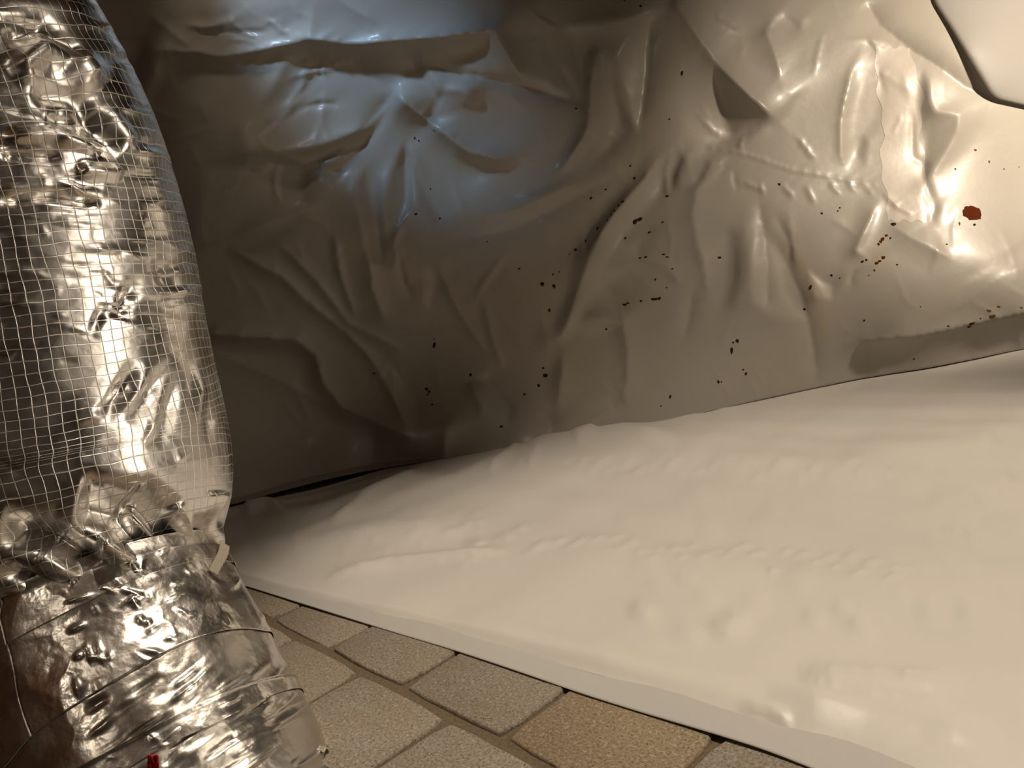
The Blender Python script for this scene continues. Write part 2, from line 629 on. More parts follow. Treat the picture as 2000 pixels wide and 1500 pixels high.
# --- right half
S_('1314,0 1398,122 1510,228', (.22, 70), (-.55, 130), 0.03)
P_('1398,133 1510,228 1430,266 1419,245', -.42, 6)
S_('1510,228 1530,208 1552,185', (-.2, 60), (.1, 30))
S_('1430,268 1510,240', (-.2, 25), (.25, 30))
S_('1520,28 1496,60 1517,115 1524,154', (.2, 55), (-.3, 65))
P_('1531,28 1570,38 1560,60', -.3, 5)
S_('1606,70 1596,110 1590,145', (.2, 12), (-.2, 12))
S_('1692,7 1720,52 1783,101 1846,140 1888,171 1940,192', (-.45, 150), (.22, 60), 0.02)
S_('1664,133 1650,196 1641,245 1640,294 1650,325', (.48, 34), (-.25, 16))
S_('1692,74 1713,101', (-.6, 8), (-.2, 6))
P_('1692,90 1716,133 1723,170 1710,230 1655,310 1645,260 1660,150', .12, 8)
P_('1685,266 1696,280 1688,320 1676,305', -.32, 6)
P_('1804,140 1815,160 1818,196 1825,217 1874,224 1870,260 1846,300 1808,350 1808,280 1794,210 1797,168', -.45, 5)
S_('1818,150 1820,196 1830,217 1876,222 1874,262 1850,304 1812,352', (.25, 40), (0, 1))
S_('1780,224 1783,305 1804,322 1804,350 1825,396', (-.42, 20), (.35, 16))
S_('1716,133 1722,165 1728,180', (-.4, 8), (.2, 8))
S_('1760,228 1745,260', (.35, 7), (-.3, 7))
S_('1825,396 1828,410 1816,432', (-.35, 22), (.15, 12))
S_('1741,441 1818,483 1856,504', (.22, 40), (-.28, 55))
P_('1800,395 1856,504 1815,470', .22, 6)
S_('1710,402 1671,490 1690,504', (.3, 42), (-.3, 42))
S_('1384,287 1457,301 1545,332 1710,360', (.3, 8), (-.35, 8), 0)
for q in ('1450,270 1445,290', '1455,358 1480,366', '1485,360 1490,378', '1530,362 1548,385', '1575,366 1590,395', '1620,355 1640,378',
          '1655,352 1670,372', '1690,362 1705,380', '1560,270 1590,310', '1725,376 1750,402', '1740,395 1780,418'):
    S_(q, (.45, 10), (-.45, 12))
S_('1335,301 1322,330 1314,365', (-.5, 18), (-.35, 16))
S_('1387,315 1376,335 1363,350', (-.5, 12), (-.3, 14))
S_('1412,315 1390,340 1363,357', (.35, 18), (-.2, 12))
S_('1310,300 1300,340 1301,380', (.3, 14), (-.4, 14))
S_('1432,335 1438,370', (-.2, 12), (.3, 12))
S_('1363,357 1352,420 1370,520', (.1, 60), (-.15, 40))
S_('1482,395 1490,440 1496,500 1500,600', (-.15, 50), (.25, 40))
S_('1515,420 1540,470 1545,520', (-.2, 25), (.15, 25))
# --- middle foot
P_('1154,492 1190,450 1270,450 1245,480 1250,505 1165,540', .25, 7)
P_('1158,545 1100,650 1135,625 1210,625 1215,600 1165,545', .30, 7)
S_('1154,492 1130,562 1100,653', (.2, 40), (-.4, 34))
S_('1136,611 1175,625 1213,625', (.1, 30), (-.35, 42))
S_('1213,605 1227,695 1222,790', (.18, 60), (-.35, 42))
S_('1100,690 1096,740 1090,800', (.2, 60), (-.4, 32))
P_('1187,775 1200,800 1172,836 1190,800', .55, 3)
P_('1000,865 1066,807 1082,838 1050,870', .42, 5)
S_('1077,866 1140,825 1168,807', (-.2, 15), (.3, 25))
S_('1250,505 1300,520 1330,555', (.1, 30), (-.2, 25))
S_('1353,572 1345,620 1336,660', (-.15, 40), (.15, 40))
S_('1371,490 1376,530 1382,572', (.12, 40), (-.15, 30))
P_('1425,450 1450,450 1452,540 1435,600 1415,600 1428,540', -.28, 12)
P_('1469,485 1469,590 1518,625 1574,622 1539,570 1518,485 1490,450', .25, 8)
S_('1518,478 1560,565 1578,625 1590,690 1595,751', (-.22, 40), (.16, 50))
P_('1580,530 1626,560 1622,585 1596,582', .4, 4)
S_('1583,545 1600,580', (-.4, 8), (.2, 8))
S_('1685,667 1790,656 2000,611 2250,560', (.12, 60), (-.75, 85), 0.02)
P_('1702,674 1762,702 1720,735', .3, 5)
S_('2000,513 1930,560 1860,607', (-.15, 40), (.2, 45))
S_('1990,480 1900,545', (.12, 25), (-.15, 25))
S_('1660,560 1665,530 1710,510', (.25, 20), (-.2, 25))
# --- left, in the shade
S_('381,648 455,655 577,663 616,695 630,747 665,793 728,821 808,856', (.18, 60), (-.85, 45), 0.04)
S_('444,478 497,513 546,537 602,590 682,656 721,695 763,765 808,852', (.30, 34), (-.5, 30))
S_('549,478 609,537 682,632 780,681', (.25, 28), (-.5, 28))
S_('654,467 665,537 693,618', (.2, 25), (-.5, 22))
S_('721,506 728,565 752,625', (.25, 34), (-.35, 60))
S_('773,478 791,555 808,583', (-.4, 11), (.15, 20))
P_('826,541 850,555 838,600 830,590', .3, 4)
S_('854,516 896,607 945,681', (.32, 28), (-.35, 22))
S_('945,590 966,677 983,716', (.25, 22), (-.25, 22))
P_('917,748 945,797 987,831 994,800 952,740', .42, 4)
S_('917,748 935,790 945,800', (0, 1), (-.4, 22))
P_('767,775 808,854 812,800 770,723', .42, 5)
P_('728,828 808,856 868,835 870,900 728,905', -.55, 10)
S_('871,845 871,902', (.4, 40), (-.3, 20))
S_('420,690 540,740 640,790 720,840', (.1, 40), (-.15, 40))
P_('285,95 308,100 292,160 250,235 215,195 245,150', -.75, 10)
S_('130,5 165,28 230,66', (.1, 20), (-.7, 24))
S_('390,200 340,265 290,330', (-.3, 60), (-.3, 60))
P_('235,85 280,92 225,190 200,160', .3, 12)
P_('400,330 520,325 590,330 590,400 430,470 385,470', .25, 10)
S_('430,472 520,440 605,400', (.15, 30), (-.4, 34))
S_('294,31 330,60 367,87', (.2, 25), (-.35, 22))
S_('367,49 413,56 448,38', (.3, 25), (-.4, 14))
S_('448,38 470,60 500,75', (.3, 14), (-.3, 14))
S_('525,38 545,55 560,66', (.5, 10), (-.4, 12))
S_('400,57 450,62 520,60', (-.3, 10), (.3, 10))
S_('450,80 480,78 500,84', (.4, 8), (-.3, 8))
S_('623,122 630,154', (-.6, 7), (.1, 8))
S_('574,210 550,232 525,252', (.2, 16), (-.4, 16))
S_('575,150 610,140 645,135', (.3, 14), (-.25, 14))
S_('595,210 625,200 660,205', (-.35, 9), (.3, 16))
S_('560,200 590,170 600,140', (-.2, 14), (.2, 14))
S_('640,110 660,125 680,118', (.35, 9), (-.35, 9))
S_('535,345 540,375 550,402', (.3, 12), (-.3, 10))
S_('490,330 530,318 575,330', (-.3, 12), (.3, 14))
S_('470,345 455,365 430,380', (.25, 14), (-.25, 14))
for _ in range(170):                              # small random crumples
    x, y = rng.uniform(250, 2200), rng.uniform(-300, 830)
    a = rng.normal(1.2, 0.6)
    ln = rng.uniform(18, 70)
    b = rng.normal(0, 0.35)
    q = f'{x},{y} {x + ln * math.cos(a)},{y + ln * math.sin(a)} {x + ln * math.cos(a) + ln * .7 * math.cos(a + b)},{y + ln * math.sin(a) + ln * .7 * math.sin(a + b)}'
    v = rng.uniform(.06, .18)
    wd = rng.uniform(8, 26)
    W.stroke(q, (v, wd), (-v, wd * rng.uniform(.6, 1.4)), 0.4)

PXM = 2.05 / FPX                                  # metres a pixel spans at the wall
GAIN = 1.15
gmap = 1.55 - 0.55 / (1 + np.exp(-(W.X - 1520) / 90)) + 0.55 / (1 + np.exp((W.X - 1050) / 90))
W.S = W.S * gmap
Hw = W.height((0.80, -0.60), lam=0.10, low=420) * PXM * GAIN
Hw = np.clip(W.blur(Hw, 1.7), -0.2, 0.2)

base_y = tps([(-250, 1090, 2.10), (300, 1050, 2.08), (465, 1003, 2.05), (530, 1000, 2.08), (700, 950, 2.12), (870, 905, 2.09),
              (1220, 845, 2.025), (1700, 745, 2.06), (2000, 690, 2.045), (2250, 640, 2.04),
              (500, 780, 2.22), (600, 880, 2.22), (800, 740, 2.19), (800, 850, 2.15), (500, 600, 2.15), (760, 520, 2.10), (1000, 620, 2.10), (1300, 600, 2.06), (1600, 620, 2.02), (1760, 640, 1.98),
              (2000, 600, 1.95), (2000, 400, 2.06), (1700, 300, 2.10), (1400, 300, 2.09), (1000, 300, 2.09), (700, 300, 2.08),
              (480, 320, 2.05), (250, 220, 2.24), (250, 500, 2.24), (600, 150, 2.02), (750, 20, 1.93), (1000, 20, 1.99),
              (420, 30, 1.98), (1300, 50, 2.08), (1600, 0, 2.15), (1900, 100, 2.10), (2250, -200, 2.42), (1000, -250, 2.10),
              (300, -250, 2.02), (-200, 0, 2.2), (-200, 500, 2.3), (2250, 300, 2.15), (1600, -300, 2.35)])

JUNC = pts('-260,1105 300,1052 430,1012 520,1000 600,985 700,947 780,925 870,905 960,884 1080,868 1220,843 1700,742 2000,690 2320,629')
yj = np.interp(W.X[0], JUNC[:, 0], JUNC[:, 1])


def wall_points(px, py):
    Yw = base_y(px, py) - W.sample(Hw, px, py)
    P = at_y(px, py, Yw)
    # the hem of the film turns inwards onto the ground instead of passing through it
    low = P[..., 2] < 0.012
    P[..., 2] = np.where(low, 0.012 + (P[..., 2] - 0.012) * 0.05, P[..., 2])
    return P


Pw = wall_points(W.X, W.Y)
below = W.Y > yj[None, :] + 14
mask = ~below[:-1, :-1]
# faint brown water stains
ST = Relief(-260, -260, 2320, 1100, 4)
ST.poly('1530,470 1575,500 1600,560 1620,600 1618,665 1590,640 1575,570 1545,525', .32, 14)
ST.poly('1690,490 1720,460 1730,505 1705,520', .25, 10)
ST.poly('1790,636 1815,625 1818,600 1830,610 1822,636', .4, 5)
ST.poly('1240,240 1330,220 1420,265 1300,300', .12, 25)
ST.poly('740,280 1000,330 1180,420 1100,800 860,800 700,500', .10, 60)
stain = np.clip(ST.S, 0, 1)
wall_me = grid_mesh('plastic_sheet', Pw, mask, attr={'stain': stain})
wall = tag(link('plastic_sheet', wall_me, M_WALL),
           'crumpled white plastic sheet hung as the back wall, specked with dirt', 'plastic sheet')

# ------------------------------------------------------------------ dirt on the back sheet, each speck its own piece


def wall_frame(px, py):
    a, b, c = (wall_points(np.array(px + dx, float), np.array(py + dy, float)) for dx, dy in ((0, 0), (5, 0), (0, 5)))
    ex, ey = b - a, c - a
    ex /= np.linalg.norm(ex)
    n = np.cross(ey, ex)
    n /= np.linalg.norm(n)
    if n @ (CP - a) < 0:
        n = -n
    ey = np.cross(n, ex)
    return a, ex, ey, n


def blob_mesh(name, seed, nseg, jag):
    r = random.Random(seed)
    bm = bmesh.new()
    rr = [1 + r.uniform(-jag, jag) for _ in range(nseg)]
    top = [bm.verts.new((.8 * rr[i] * math.cos(2 * math.pi * i / nseg), .8 * rr[i] * math.sin(2 * math.pi * i / nseg), .30 + r.uniform(-.1, .1))) for i in range(nseg)]
    rim = [bm.verts.new((rr[i] * math.cos(2 * math.pi * i / nseg), rr[i] * math.sin(2 * math.pi * i / nseg), -.25)) for i in range(nseg)]
    ct = bm.verts.new((0, 0, .42))
    for i in range(nseg):
        k = (i + 1) % nseg
        bm.faces.new((rim[i], rim[k], top[k], top[i]))
        bm.faces.new((top[i], top[k], ct))
    me = bpy.data.meshes.new(name)
    bm.to_mesh(me)
    bm.free()
    return me


def speck_variants(mat):
    out = []
    for k in range(4):
        me = blob_mesh('dirt_speck', k, 9, .28)
        me.materials.append(mat)
        out.append(me)
    return out


SP = {'d': speck_variants(M_DIRT), 'r': speck_variants(M_RUST), 'o': speck_variants(M_OCHRE)}
SPECKS = '''1251,12,5 1219,1,4 1125,212,4 810,270,4 818,275,3 847,255,3 841,369,3 812,418,5 859,427,4 1231,324,4 1239,348,6
1183,370,4 1154,387,5 1216,394,5 1208,402,4 1200,412,5 1194,420,4 1186,430,4 1240,433,11,9 1249,428,9,8 1167,446,6 1144,470,4 1124,488,7
1113,496,3 1221,465,5 1261,502,5 1268,454,6,4 1294,434,4 951,472,3 1250,504,4 1296,497,7,3 1303,502,6,3 1313,525,4 1405,503,6 1014,525,4
1059,555,9,8 1082,559,7,8 1080,536,3 1092,531,3 1073,606,5,7 1278,584,12,6 1288,583,6 1252,588,6,4 1220,595,7,5 1226,592,6,3 1302,562,3 1280,546,4
1184,643,5 1440,666,7,8 1429,685,6,14 1432,669,4 1451,722,4 1457,730,6 1403,746,6 1309,775,5,7 1291,793,3 1065,733,8,9 1061,719,5 1052,753,6 1024,770,5
1583,561,4,11 1624,538,5 1571,604,5 1688,626,4 1640,543,3 1684,511,6 1692,508,5 848,674,5,14 848,662,3 731,729,5 833,760,9,6 838,765,6
835,771,4 844,790,5 919,732,5,7 979,833,6 1332,143,5,8 1307,233,4 1303,383,5 1522,360,6 1605,417,5 1640,406,4 1636,412,3 1745,438,11,7
1752,517,4 1849,477,3 1866,330,4 1852,637,4 1915,622,3 1785,701,4 1798,599,3 1903,439,6,5 1893,638,8,7 1409,746,3'''
RUSTY = '1731,460,5 1739,465,4 1724,467,8,7 1716,477,6 1720,472,6 1725,503,6,8 1718,510,6 1712,514,7 1708,528,4 1898,632,10,8'
OCHRE = '1905,293,7,4 1932,316,4,6 1874,437,4,8 1938,618,10,9 1932,607,10,5 1951,599,7,4 1995,601,6,3 1697,538,3 1990,326,3 1961,330,3'


def put_speck(px, py, sx, sy, me, name='dirt_speck'):
    a, ex, ey, n = wall_frame(px, py)
    s = a[1] / FPX * 0.5 * 1.02
    o = link(name, me, None, wall)
    r = random.uniform(-.3, .3)
    th = min(sx, sy) * s * 0.35
    mm = Matrix.Identity(4)
    for i in range(3):
        mm[i][0] = (ex[i] * math.cos(r) + ey[i] * math.sin(r)) * sx * s
        mm[i][1] = (ey[i] * math.cos(r) - ex[i] * math.sin(r)) * sy * s
        mm[i][2] = n[i] * th
        mm[i][3] = a[i] + n[i] * 0.0006
    o.matrix_world = mm
    return o


for kind, txt in (('d', SPECKS), ('r', RUSTY), ('o', OCHRE)):
    for q in txt.split():
        v = [float(x) for x in q.split(',')]
        sx = v[2]
        sy = v[3] if len(v) > 3 else v[2] * random.uniform(.8, 1.1)
        put_speck(v[0], v[1], sx, sy, random.choice(SP[kind]))
me = blob_mesh('rust_blotch', 31, 26, .10)
me.materials.append(M_RUST)
o = put_speck(1899, 416, 39, 31, me, 'rust_blotch')
o['label'] = 'rust brown blotch on the white sheet'
o.scale.z *= 0.12

# beige strip of tape pressed over the wrinkled seam
TX = np.interp(np.linspace(0, 1, 90), [0, .3, .6, 1], [1742, 1760, 1762, 1772])
TY = np.linspace(92, 432, 90)
TW = 40 + 4 * np.sin(TY / 23) + 3 * np.sin(TY / 9)
tv = np.linspace(-1, 1, 26)
tq = wall_points(TX[:, None] + TW[:, None] * tv[None], TY[:, None] + 3 * np.sin(tv * 9)[None])
tq = tq - rays(TX[:, None] + 0 * tv[None], TY[:, None] + 0 * tv[None]) * 0.0004
strip = link('tape_strip', grid_mesh('tape_strip', tq), M_STRIP, wall)
strip['label'] = 'beige tinted strip of tape on the sheet'

# ================================================================== FLAP hanging in at the upper right
EDGE = pts('1800,-230 1808,-120 1821,0 1860,60 1895,119 1940,192 2000,206 2100,230 2180,250')
seg = np.concatenate([[0], np.cumsum(np.hypot(*(EDGE[1:] - EDGE[:-1]).T))])
tt = np.linspace(0, seg[-1], 130)
ex_ = np.interp(tt, seg, EDGE[:, 0])
ey_ = np.interp(tt, seg, EDGE[:, 1])
k = np.ones(7) / 7
ex_[3:-3] = np.convolve(ex_, k, 'valid')
ey_[3:-3] = np.convolve(ey_, k, 'valid')
vv = np.concatenate([np.linspace(-0.16, 0.16, 26), np.linspace(0.18, 1, 34)])
VV, EX = np.meshgrid(vv, ex_)
EY = np.meshgrid(vv, ey_)[1]
far = np.array([2240.0, -290.0])
FX = EX + (far[0] - EX) * np.clip(VV, 0, 1) + np.clip(-VV, 0, 1) * 90
FY = EY + (far[1] - EY) * np.clip(VV, 0, 1) - np.clip(-VV, 0, 1) * 90
Vp = np.clip(VV, 0, 1)
Yf = base_y(FX, FY) - 0.014 - 0.05 * np.sqrt(Vp + 1e-4) + 0.10 * np.clip(-VV, 0, 1) ** 1.2 + 0.012 * np.sin(EX / 60 + VV * 5) * Vp
Yf = np.minimum(Yf, base_y(FX, FY) - W.sample(Hw, FX, FY) - 0.006)
flap = tag(link('plastic_sheet', grid_mesh('plastic_flap', at_y(FX, FY, Yf)), M_FLAP),
           'smooth bright white plastic flap folded over in the upper right corner', 'plastic sheet')

# ================================================================== GROUND SHEET over the pavers
G = Relief(100, 560, 2500, 1900, 4)
G.S[:] = 0
g = G.ridge
g('635,1137 690,1118 760,1105 900,1090 1000,1085', .007, 9)
g('500,1080 640,1062 800,1040 900,1030', .010, 26)
g('480,1030 620,1005 760,965 880,925', .012, 16)
g('560,1060 700,1010 860,950 980,900 1080,870', .008, 12)
g('470,1005 520,992 560,1000', .012, 10)
g('1000,890 1100,862 1220,848 1330,860', .012, 16)
g('640,1040 720,985 800,940 840,915', .008, 9)
g('950,930 1000,890 1020,870', .006, 7)
g('1030,915 1060,880', .005, 7)
g('1120,870 1170,850', .007, 8)
g('900,1070 1200,1100 1600,1150 2100,1180', .006, 45)
g('1250,860 1450,905 1650,920 1800,890 2100,830', .010, 40)
g('1560,1330 1700,1335 1880,1350', .006, 26)
g('1500,1380 1700,1390 1960,1470', .006, 30)
g('870,1200 1200,1290 1500,1350 1800,1450', .004, 22)
g('1440,1385 1500,1395 1530,1412 1548,1432 1600,1442', .004, 7)
for i in range(46):                               # pulled puckers in rows
    u = i / 45
    x = 860 + 900 * u
    y = 1055 + 80 * u ** 1.2 + rng.uniform(-22, 30)
    ln = rng.uniform(24, 50)
    g([(x, y), (x + ln, y - ln * rng.uniform(.3, .5))], rng.uniform(.0012, .0026), rng.uniform(5, 8), .4)
for i in range(26):
    u = i / 25
    x = 1000 + 720 * u
    y = 905 + 75 * u - 30 * u * u + rng.uniform(-10, 14)
    ln = rng.uniform(30, 60)
    g([(x, y), (x + ln, y - ln * rng.uniform(.45, .7))], rng.uniform(.0012, .0028), rng.uniform(6, 10), .4)
for i in range(60):
    x, y = rng.uniform(560, 950), rng.uniform(1000, 1120)
    ln = rng.uniform(20, 45)
    g([(x, y), (x + ln, y - ln * .35)], rng.uniform(.0004, .001), 5, .4)
for i in range(60):
    u = rng.uniform()
    row = rng.integers(2)
    x = 1560 + 320 * u
    y = (1318 + 22 * u if row == 0 else 1345 + 55 * u) + rng.uniform(-4, 4)
    g([(x, y - 7), (x + 3, y + 7)], rng.uniform(.0003, .0009), 2.6, 0)
for i in range(80):
    x, y = rng.uniform(1200, 2000), rng.uniform(800, 1250)
    g([(x, y), (x + 12, y + 5)], rng.uniform(.0008, .002), rng.uniform(12, 22), 0)
Hg = G.blur(G.S, 2.0) * 1.7
Jg = pts('250,1048 465,1000 620,973 870,903 1220,838 1700,737 2000,683 2420,606')
Fg = pts('250,1066 450,1124 600,1166 870,1229 1116,1305 1380,1377 1700,1473 2300,1690')
nu, nv = 420, 300
uu = np.linspace(0, 1, nu)
up_ = np.linspace(0, 1, len(Jg))
J3 = at_z(Jg[:, 0], Jg[:, 1])[:, :2]
F3 = at_z(Fg[:, 0], Fg[:, 1])[:, :2]
Ju = np.stack([np.interp(uu, up_, J3[:, i]) for i in (0, 1)], -1)
Fu = np.stack([np.interp(uu, up_, F3[:, i]) for i in (0, 1)], -1)


def smooth1(a, n):
    k = np.ones(2 * n + 1) / (2 * n + 1)
    b = np.pad(a, ((n, n), (0, 0)), mode='reflect', reflect_type='odd')
    return np.stack([np.convolve(b[:, i], k, 'valid') for i in range(a.shape[1])], -1)


Ju, Fu = smooth1(Ju, 12), smooth1(Fu, 12)
vv = np.linspace(-0.12, 1, nv)
XY = Ju[:, None] * (1 - vv[None, :, None]) + Fu[:, None] * vv[None, :, None]
P0 = np.concatenate([XY, np.zeros((nu, nv, 1))], -1)
gx, gy = proj(P0)
hz = G.sample(Hg, gx, gy)
Dfront = np.linalg.norm(XY - Fu[:, None], axis=-1)
fold = 0.0045 * np.exp(-((Dfront - 0.012) / 0.018) ** 2) * np.clip(Dfront / 0.022, 0, 1)
# the film sags a little over the pavers underneath
rel = (XY - ORG)
ca, cb_ = rel @ A_DIR, rel @ B_DIR
sag = 0.0012 * (np.cos(2 * np.pi * ca / BL) + np.cos(2 * np.pi * cb_ / BW))
back = 0.02 * np.exp(-((vv[None, :]) / 0.05) ** 2)
hz = hz * np.clip(1 + vv[None, :] / 0.1, 0, 1)
P0[..., 2] = -0.0008 + 0.0053 * np.clip(Dfront / .03, 0, 1) + hz * np.clip(Dfront / .01, 0, 1) + fold + np.clip(sag, -.002, .002) * np.clip(vv[None, :] * 6, 0, 1) + back * 0.3
P0[:, 0, 2] = np.minimum(P0[:, 0, 2], 0.006)
ground_me = grid_mesh('ground_sheet', P0)
ground = tag(link('ground_sheet', ground_me, M_GROUND),
             'white plastic ground sheet spread over the pavers in front of the crumpled sheet', 'plastic sheet')
# hem: the single thin layer along the front edge
Eg = pts('250,1072 450,1134 600,1181 870,1262 1122,1347 1500,1464 1600,1502 2300,1765')
ue = np.linspace(0, 1, len(Eg))
E3 = at_z(Eg[:, 0], Eg[:, 1])[:, :2]
hx = np.linspace(250, 2300, 300)
e_ = at_z(hx, np.interp(hx, Eg[:, 0], Eg[:, 1]))[:, :2]
proj_f = at_z(hx, np.interp(hx, Fg[:, 0], Fg[:, 1]) - 12)[:, :2]
e_ = smooth1(e_, 6)
nvv = 14
hv = np.linspace(0, 1, nvv)
HXY = proj_f[:, None] * (1 - hv[None, :, None]) + e_[:, None] * hv[None, :, None]
HZ = 0.0005 - 0.0028 * hv[None, :] ** 2 + 0.0008 * np.sin(hx / 70)[:, None] * hv[None, :] + np.zeros((300, nvv))
hem = link('hem', grid_mesh('hem', np.concatenate([HXY, HZ[..., None]], -1)), M_HEM, ground)
hem['label'] = 'greyer single layer front edge of the sheet'
sol = hem.modifiers.new('thickness', 'SOLIDIFY')
sol.thickness = 0.0008

# ================================================================== FLEXIBLE DUCT
D = Relief(-700, -350, 760, 1700, 3)
d_ = D.ridge
DUCT_FOLDS = True
S2 = D.stroke
# bunched pleats running into the collar
for q, h, wd in (('0,1030 90,1045 160,1085 230,1150', -.030, 20), ('0,1110 90,1150 170,1185 250,1200', -.016, 11),
                 ('150,985 230,1000 290,1060 370,1140', -.034, 26), ('255,965 310,1000 370,1060 410,1120', -.030, 20),
                 ('390,1040 440,1010 470,990', -.014, 15), ('80,1075 150,1120 200,1170', .012, 18),
                 ('190,1060 250,1090 320,1150', .014, 24), ('265,985 320,1050 375,1130', .013, 10),
                 ('340,985 385,1050 420,1110', .010, 10), ('430,960 425,1040 430,1090', .010, 12),
                 ('0,1190 120,1195 230,1205', .006, 5), ('0,1225 110,1220 215,1212', .006, 5), ('0,1265 90,1245 190,1225', .005, 5),
                 ('0,1170 100,1180 200,1195', -.006, 6)):
    d_(q, h * 1.15, wd * 1.45, .08)
# slanting creases on the lit side
for q, h, wd in (('265,705 240,760 200,820', -.010, 8), ('292,708 265,770 240,810', .007, 9), ('338,700 300,760 250,830', -.010, 9),
                 ('345,720 335,790 310,870', -.009, 8), ('272,540 250,580 225,620', -.009, 7), ('215,780 180,810 140,830', .005, 6),
                 ('230,770 190,800 150,822', -.004, 5), ('275,880 290,850 320,790', .005, 5), ('205,590 190,625 175,660', -.004, 6),
                 
                 ('380,700 390,760 395,830', .006, 7), ('400,760 410,820 412,880', -.006, 7), ('300,480 320,540 345,600', -.006, 9)):
    d_(q, h * .95, wd * 1.7, .5)
r2 = np.random.default_rng(11)
for i in range(120):                              # short ring pleats, dense towards the top
    y = -300 + 900 * r2.uniform() ** 1.25
    x = r2.uniform(-420, 330)
    ln = r2.uniform(80, 320)
    sl = r2.uniform(.02, .16) if y < 560 else -.1
    d_([(x, y), (x + ln * .5, y + ln * .5 * sl), (x + ln, y + ln * sl * 1.4)], r2.choice([-1, 1]) * r2.uniform(.0015, .0055), r2.uniform(4, 11), .5)
for i in range(90):
    x, y = r2.uniform(-420, 430), r2.uniform(200, 1000)
    a = r2.uniform(0, 6.28)
    ln = r2.uniform(14, 60)
    d_([(x, y), (x + ln * math.cos(a), y + ln * math.sin(a))], r2.choice([-1, 1]) * r2.uniform(.0004, .0014), r2.uniform(4, 8), .3)
for i in range(170):                              # fine horizontal wrinkles of the foil
    y = r2.uniform(120, 640)
    x = r2.uniform(-60, 330)
    ln = r2.uniform(30, 150)
    sl = r2.normal(.08, .08)
    d_([(x, y), (x + ln * .5, y + ln * .5 * sl), (x + ln, y + ln * sl * 1.6)], r2.choice([-1, 1]) * r2.uniform(.0008, .0024), r2.uniform(2.5, 5), .5)
for q, h, wd in (('20,150 90,95 140,110 200,170', .016, 28), ('0,70 80,55 160,120', -.014, 20), ('60,180 140,190 210,240', -.012, 22),
                 ('90,230 170,240 240,300', -.012, 20), ('170,200 220,230 260,290', .008, 14), ('0,270 110,260 200,300', .008, 12),
                 ('0,300 120,310', -.008, 9), ('150,330 240,340', .01, 12), ('0,395 90,385 200,400', -.009, 8)):
    d_(q, h, wd, .15)
Hd = D.blur(D.S, 2.0)


def catmull(K, n):
    K = np.array(K, float)
    K = np.vstack([2 * K[0] - K[1], K, 2 * K[-1] - K[-2]])
    out = []
    m_ = len(K) - 3
    for t in np.linspace(0, m_ - 1e-6, n):
        i = int(t)
        u = t - i
        p0, p1, p2, p3 = K[i:i + 4]
        out.append(.5 * (2 * p1 + (p2 - p0) * u + (2 * p0 - 5 * p1 + 4 * p2 - p3) * u * u + (3 * p1 - p0 - 3 * p2 + p3) * u ** 3))
    return np.array(out)


def tube(axis, n, nth, th0=0, th1=2 * math.pi, off=0.0):
    """axis rows: x, y, z, radius -> swept rings"""
    A = catmull(axis, n)
    C3, Rr = A[:, :3], A[:, 3]
    T = np.gradient(C3, axis=0)
    T /= np.linalg.norm(T, axis=1)[:, None]
    ref = np.array([0, -1.0, 0])
    E1 = ref - (T @ ref)[:, None] * T
    E1 /= np.linalg.norm(E1, axis=1)[:, None]
    E2 = np.cross(T, E1)
    th = np.linspace(th0, th1, nth)
    N = E1[:, None] * np.cos(th)[None, :, None] + E2[:, None] * np.sin(th)[None, :, None]
    P = C3[:, None] + N * (Rr[:, None, None] + off)
    s = np.concatenate([[0], np.cumsum(np.linalg.norm(np.diff(C3, axis=0), axis=1))])
    uv = np.stack([np.broadcast_to(th[None, :] * Rr.mean(), P.shape[:2]), np.broadcast_to(s[:, None], P.shape[:2])], -1)
    return P, N, uv


def axis_pt(px, py, Y, r):
    p = at_y(np.array(float(px)), np.array(float(py)), Y)
    return [*p, r]


base_c = at_z(np.array(325.0), np.array(1525.0))
duct_axis = [axis_pt(205, 1190, 0.93, .150), axis_pt(190, 1125, 0.945, .153), axis_pt(172, 1050, 0.955, .176), axis_pt(152, 960, 0.968, .191), axis_pt(130, 860, 0.98, .195),
             axis_pt(95, 680, 0.985, .190), axis_pt(62, 500, 0.99, .188), axis_pt(5, 300, 0.99, .182), axis_pt(-90, 120, 0.99, .180),
             axis_pt(-190, -30, 1.0, .180), axis_pt(-400, -300, 1.02, .180)]
duct = tag(empty('flexible_duct', (float(base_c[0]), float(base_c[1]), 0)),
           'silver foil insulated flexible duct standing on the pavers at the left edge', 'duct')


def unparent_local(P):
    return P - np.array(duct.location)


P, N, uv = tube(duct_axis, 620, 560, 0, 2 * math.pi)
px_, py_ = proj(P)
view = CP - P
facing = np.clip((N * view).sum(-1) / np.linalg.norm(view, axis=-1) * 3 + .3, 0, 1)
P = P + N * (D.sample(Hd, px_, py_) * facing)[..., None]
link('jacket', grid_mesh('jacket', unparent_local(P), uv=uv), M_FOIL, duct)
